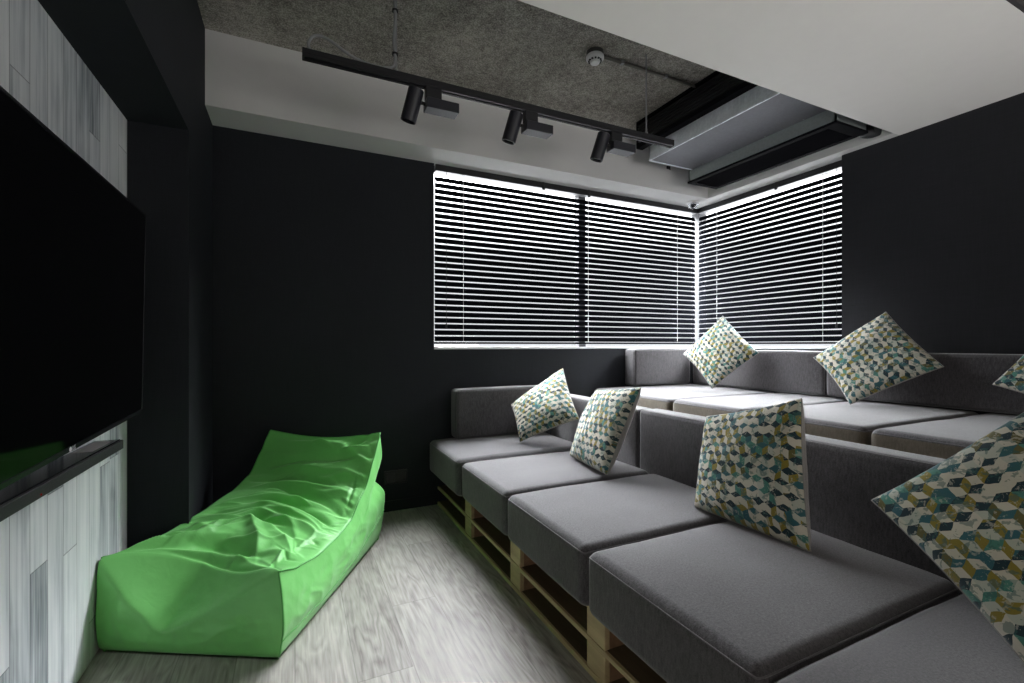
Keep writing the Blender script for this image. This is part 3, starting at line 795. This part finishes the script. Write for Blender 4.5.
def spot(x, label):
    t = thing('track_spotlight', label, 'spotlight', (x, TY, TZ - 0.13), 'black spotlights on the ceiling track')
    obj('adapter', B(x + 0.045, x + 0.118, TY - 0.016, TY + 0.016, TZ - 0.074, TZ - 0.016, 0.002, 1), M_blackm, t)
    obj('driver_box', B(x + 0.045, x + 0.195, TY - 0.034, TY + 0.034, TZ - 0.117, TZ - 0.072, 0.002, 1), M_spot, t)
    a = Vector((x + 0.004, TY - 0.004, TZ - 0.036)); b = Vector((x - 0.026, TY + 0.03, TZ - 0.172))
    ax = (b - a).normalized(); ln = (b - a).length
    h = obj('lamp_head', L([(0.031, 0), (0.035, 0.004), (0.035, ln - 0.002), (0.0335, ln), (0.030, ln), (0.029, ln - 0.02), (0.001, ln - 0.02)], a, ax, 32), M_spot, t, smooth=True, angle=0.6)
    obj('lens', L([(0.0285, ln - 0.019), (0.0285, ln - 0.014)], a, ax, 24), simple('dim_lens', (0.25, 0.25, 0.25), 0.15) if 'dim_lens' not in bpy.data.materials else bpy.data.materials['dim_lens'], h)
    m = a + ax * 0.055
    obj('pivot_arm', T([m + Vector((0.030, 0, 0)), m + Vector((0.042, 0, 0.002)), (x + 0.055, TY, TZ - 0.095)], 0.008, 10), M_blackm, t)
    return t
spot(0.487, 'black track spotlight nearest the left end of the rail')
spot(0.985, 'black track spotlight in the middle of the rail')
spot(1.512, 'black track spotlight nearest the air conditioning duct')

# ducted air unit
t = thing('air_duct_unit', 'galvanised ceiling air unit with black louvred grilles in the ceiling recess', 'air conditioner', (2.7, 2.1, 2.4))
y0, y1 = 1.53, 2.62
obj('duct_side', B(2.345, 2.36, y0, y1, 2.455, ZC), M_galv, t)
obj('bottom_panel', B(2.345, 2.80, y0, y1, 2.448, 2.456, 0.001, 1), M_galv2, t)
bm = B(2.337, 2.346, y0, y1, 2.445, 2.468); box(bm, 2.345, 2.80, y1 - 0.01, y1 + 0.002, 2.445, 2.735)
obj('edge_flange', bm, M_galv, t)
bm = bmesh.new()
box(bm, 2.29, 2.345, y0, 2.70, 2.553, 2.583); box(bm, 2.29, 2.345, y0, 2.70, 2.735, 2.75); box(bm, 2.29, 2.345, 2.685, 2.70, 2.553, 2.75); box(bm, 2.335, 2.344, y0, 2.70, 2.56, 2.75)
v = obj('supply_grille', bm, M_grille, t); v['label'] = 'black linear louvre facing the track'
bm = bmesh.new()
for k in range(7):
    z = 2.598 + k * 0.0195
    box(bm, 2.290, 2.336, y0, 2.69, z - 0.0035, z + 0.0035)
obj('louvres', bm, simple('black_louvre_paint', (0.018, 0.018, 0.021), 0.5), v)
# return box
bx0, bx1, by0, by1, bz0, bz1 = 2.762, 3.06, 1.575, 2.65, 2.366, 2.72
bm = B(bx0, bx0 + 0.01, by0, by1, bz0, bz1); box(bm, bx1 - 0.01, bx1, by0, by1, bz0, bz1); box(bm, bx0, bx1, by0, by0 + 0.01, bz0, bz1); box(bm, bx0, bx1, by1 - 0.01, by1, bz0, bz1)
box(bm, bx0 + 0.01, bx1 - 0.01, by0 + 0.01, by1 - 0.01, bz0 + 0.04, bz0 + 0.05)
obj('return_box', bm, mat_galv('galvanised_box', (0.30, 0.33, 0.325), 0.5, 0.05), t)
bm = bmesh.new(); fr = 0.03; e = 0.006
box(bm, bx0 - e, bx0 + fr, by0 - e, by1 + e, bz0 - 0.014, bz0); box(bm, bx1 - fr, bx1 + e, by0 - e, by1 + e, bz0 - 0.014, bz0)
box(bm, bx0 + fr, bx1 - fr, by0 - e, by0 + fr + 0.03, bz0 - 0.014, bz0); box(bm, bx0 + fr, bx1 - fr, by1 - fr, by1 + e, bz0 - 0.014, bz0)
g = obj('return_grille', bm, M_grille, t)
bm = bmesh.new()
for k in range(13):
    x = bx0 + fr + 0.010 + k * (bx1 - bx0 - 2 * fr - 0.02) / 12
    Mx = Matrix.Translation((x, 0, bz0 - 0.004)) @ Matrix.Rotation(0.6, 4, 'Y')
    box(bm, -0.008, 0.008, by0 + 0.02, by1 - 0.02, -0.001, 0.001, 0, 1, Mx)
obj('louvres', bm, M_grille, g)
for yy in (1.75, 2.0, 2.25, 2.5): obj('screw', L([(0.005, 0), (0.005, 0.002), (0.002, 0.003)], (2.748, yy, 2.448), (0, 0, -1), 8), M_steel, t)

o = obj('insulated_pipe', T(smoothpts([(3.128, 1.550, 2.384), (3.128, 1.585, 2.385), (3.128, 1.615, 2.400), (3.128, 1.628, 2.44), (3.128, 1.63, 2.60), (3.128, 1.63, ZC)]), 0.042, 20), M_ins, smooth=True, angle=0.8)
tag(o, 'short black insulated pipe beside the return grille at the white beam', 'pipe')
t = thing('smoke_detector', 'round white smoke detector on the concrete ceiling', 'smoke detector', (1.53, 2.152, ZC))
obj('mounting_box', L([(0.047, 0), (0.047, 0.022)], (1.53, 2.152, ZC - 0.022), n=32), simple('dark_mounting_box', (0.06, 0.058, 0.055), 0.6), t)
obj('detector_body', L([(0.046, 0), (0.050, -0.006), (0.050, -0.018), (0.043, -0.026), (0.028, -0.030), (0.028, -0.036), (0.024, -0.044), (0.012, -0.047), (0.001, -0.047)], (1.53, 2.152, ZC - 0.022), n=36), M_plastic, t, smooth=True, angle=0.5)
bm = bmesh.new()
for k in range(12):
    a = 2 * PI * k / 12; c = Vector((1.53 + 0.034 * math.cos(a), 2.152 + 0.034 * math.sin(a), ZC - 0.051))
    box(bm, -0.004, 0.004, -0.005, 0.005, -0.004, 0.004, 0, 1, Matrix.Translation(c) @ Matrix.Rotation(a, 4, 'Z'))
obj('vent_slots', bm, M_dplastic, t)
t = thing('conduit', 'thin steel conduit on the concrete ceiling from smoke detector to duct', 'conduit', (1.9, 2.152, ZC))
obj('pipe', T([(1.585, 2.152, ZC - 0.011), (2.30, 2.152, ZC - 0.011)], 0.009, 10), simple('conduit_paint', (0.16, 0.15, 0.135), 0.6), t, smooth=True)
for x in (1.72, 2.05): obj('saddle_clip', B(x - 0.01, x + 0.01, 2.138, 2.166, ZC - 0.021, ZC - 0.0, 0.002, 1), M_steel, t)
t = thing('dome_camera', 'small clear dome security camera under the white beam in the window corner', 'security camera', (3.17, 2.99, ZB))
cx, cy = 3.165, 2.985
obj('mount_ring', L([(0.054, 0), (0.054, -0.012), (0.050, -0.016), (0.042, -0.016)], (cx, cy, ZB), n=32), M_plastic, t, smooth=True, angle=0.6)
obj('camera_eye', L([(0.018, 0), (0.022, -0.012), (0.018, -0.026), (0.008, -0.032), (0.001, -0.033)], (cx, cy, ZB - 0.012), n=20), M_blackm, t, smooth=True)
bm = bmesh.new(); pr = [(0.047 * math.cos(a), -0.047 * math.sin(a)) for a in [PI / 2 * k / 8 for k in range(9)]]
lathe(bm, pr, (cx, cy, ZB - 0.014), n=28); obj('clear_dome', bm, M_dome, t, smooth=True)
t = thing('wall_clip', 'tiny black clip on the white beam face below the duct', 'clip', (2.752, YF, 2.544))
obj('clip_base', B(2.735, 2.769, YF - 0.012, YF, 2.533, 2.557, 0.002, 1), M_blackm, t)
obj('hook', T([(2.745, YF - 0.012, 2.54), (2.745, YF - 0.02, 2.53), (2.757, YF - 0.02, 2.522), (2.762, YF - 0.014, 2.53)], 0.003, 8), M_blackm, t)

t = thing('power_socket', 'dark double power socket low on the far wall between bean bag and sofa', 'socket', (0.606, YB, 0.18))
obj('face_plate', B(0.530, 0.682, YB - 0.008, YB, 0.178, 0.268, 0.003, 2), M_dplastic, t)
for x in (0.57, 0.642):
    bm = B(x - 0.028, x + 0.028, YB - 0.011, YB - 0.007, 0.192, 0.254, 0.002, 1)
    s = obj('outlet', bm, M_dplastic, t)
    bm = bmesh.new()
    for dx, dz in ((0, 0.018), (-0.012, -0.008), (0.012, -0.008)): box(bm, x + dx - 0.003, x + dx + 0.003, YB - 0.0118, YB - 0.0108, 0.222 + dz - 0.004, 0.222 + dz + 0.004)
    obj('pin_holes', bm, M_blackm, s)

# ------------------------------------------------------------------ camera
cam = bpy.data.cameras.new('camera'); co = bpy.data.objects.new('camera', cam); COL.objects.link(co)
co.location = (0, 0, 1.10); co.rotation_euler = (PI / 2, 0, -math.atan(217 / 461.0))
cam.sensor_width = 36; cam.lens = 461.0 / 1024 * 36; cam.shift_y = 3.5 / 1024; cam.clip_start = 0.02
scn.camera = co

# ------------------------------------------------------------------ daylight and added fill
wld = bpy.data.worlds.new('overcast_sky'); scn.world = wld; wld.use_nodes = True
nt = wld.node_tree; nt.nodes.clear()
tc = nt.nodes.new('ShaderNodeTexCoord'); sp = nt.nodes.new('ShaderNodeSeparateXYZ'); nt.links.new(tc.outputs['Generated'], sp.inputs[0])
rp = nt.nodes.new('ShaderNodeValToRGB'); el = rp.color_ramp.elements
mp_ = nt.nodes.new('ShaderNodeMapRange'); mp_.inputs[1].default_value = -1; mp_.inputs[2].default_value = 1; nt.links.new(sp.outputs[2], mp_.inputs[0])
# elevation bands: bright street below, dim facades around the horizon and facing buildings up to about 18 degrees, bright overcast sky above
stops = [(0.0, 0.10), (0.43, 0.07), (0.487, 0.0046), (0.50, 0.0050), (0.595, 0.0062), (0.66, 0.03), (0.75, 0.8), (0.85, 1.0)]
while len(el) < len(stops): el.new(0.5)
for e_, (p_, v_) in zip(el, stops):
    e_.position = p_; e_.color = (v_ * 0.97, v_, v_ * 1.04, 1)
nt.links.new(mp_.outputs[0], rp.inputs[0])
bg = nt.nodes.new('ShaderNodeBackground'); nt.links.new(rp.outputs[0], bg.inputs[0]); bg.inputs[1].default_value = 165.0
ow = nt.nodes.new('ShaderNodeOutputWorld'); nt.links.new(bg.outputs[0], ow.inputs[0])

def area(name, loc, rot, sx, sy, power, color=(1, 1, 1), portal=False, spread=PI):
    l = bpy.data.lights.new(name, 'AREA'); l.shape = 'RECTANGLE'; l.size = sx; l.size_y = sy; l.energy = power; l.color = color; l.spread = spread
    o = bpy.data.objects.new(name, l); COL.objects.link(o); o.location = loc; o.rotation_euler = rot
    if portal: l.cycles.is_portal = True
    return o
area('window_portal', ((WX0 + 3.5) / 2, 3.30, (WZ0 + ZB) / 2), (-PI / 2, 0, 0), 2.65, 1.28, 1, portal=True)
area('window_portal', (3.56, 2.5, (WZ0 + ZB) / 2), (0, PI / 2, 0), 1.28, 1.40, 1, portal=True)
# unseen fill lights added behind the viewer, no real source modelled
area('rear_ceiling_fill', (2.3, -1.9, 0.95), (PI / 2 + 0.9, 0, 0.1), 2.4, 1.2, 46.0, (1.0, 0.98, 0.95), spread=2.4)  # added fill, tilted up to brighten the ceiling
area('rear_room_fill', (-0.25, -1.6, 1.5), (PI / 2, 0, -0.55), 0.7, 0.9, 3.0, (1.0, 0.93, 0.84))  # added weak warm fill from behind
area('left_sofa_fill', (-0.60, -0.9, 1.25), (PI / 2, 0, -PI / 2 + 0.25), 0.8, 0.8, 12.0, (1.0, 0.94, 0.86))  # added warm fill to lift the sofa fronts

scn.view_settings.view_transform = 'Standard'
scn.view_settings.look = 'None'
scn.view_settings.gamma = 1.0
scn.view_settings.use_curve_mapping = False
scn.view_settings.exposure = 0.0
cy_ = scn.cycles
cy_.use_denoising = True
cy_.max_bounces = 10; cy_.diffuse_bounces = 6; cy_.glossy_bounces = 5; cy_.transparent_max_bounces = 12
cy_.sample_clamp_indirect = 6.0
cy_.caustics_reflective = False; cy_.caustics_refractive = False
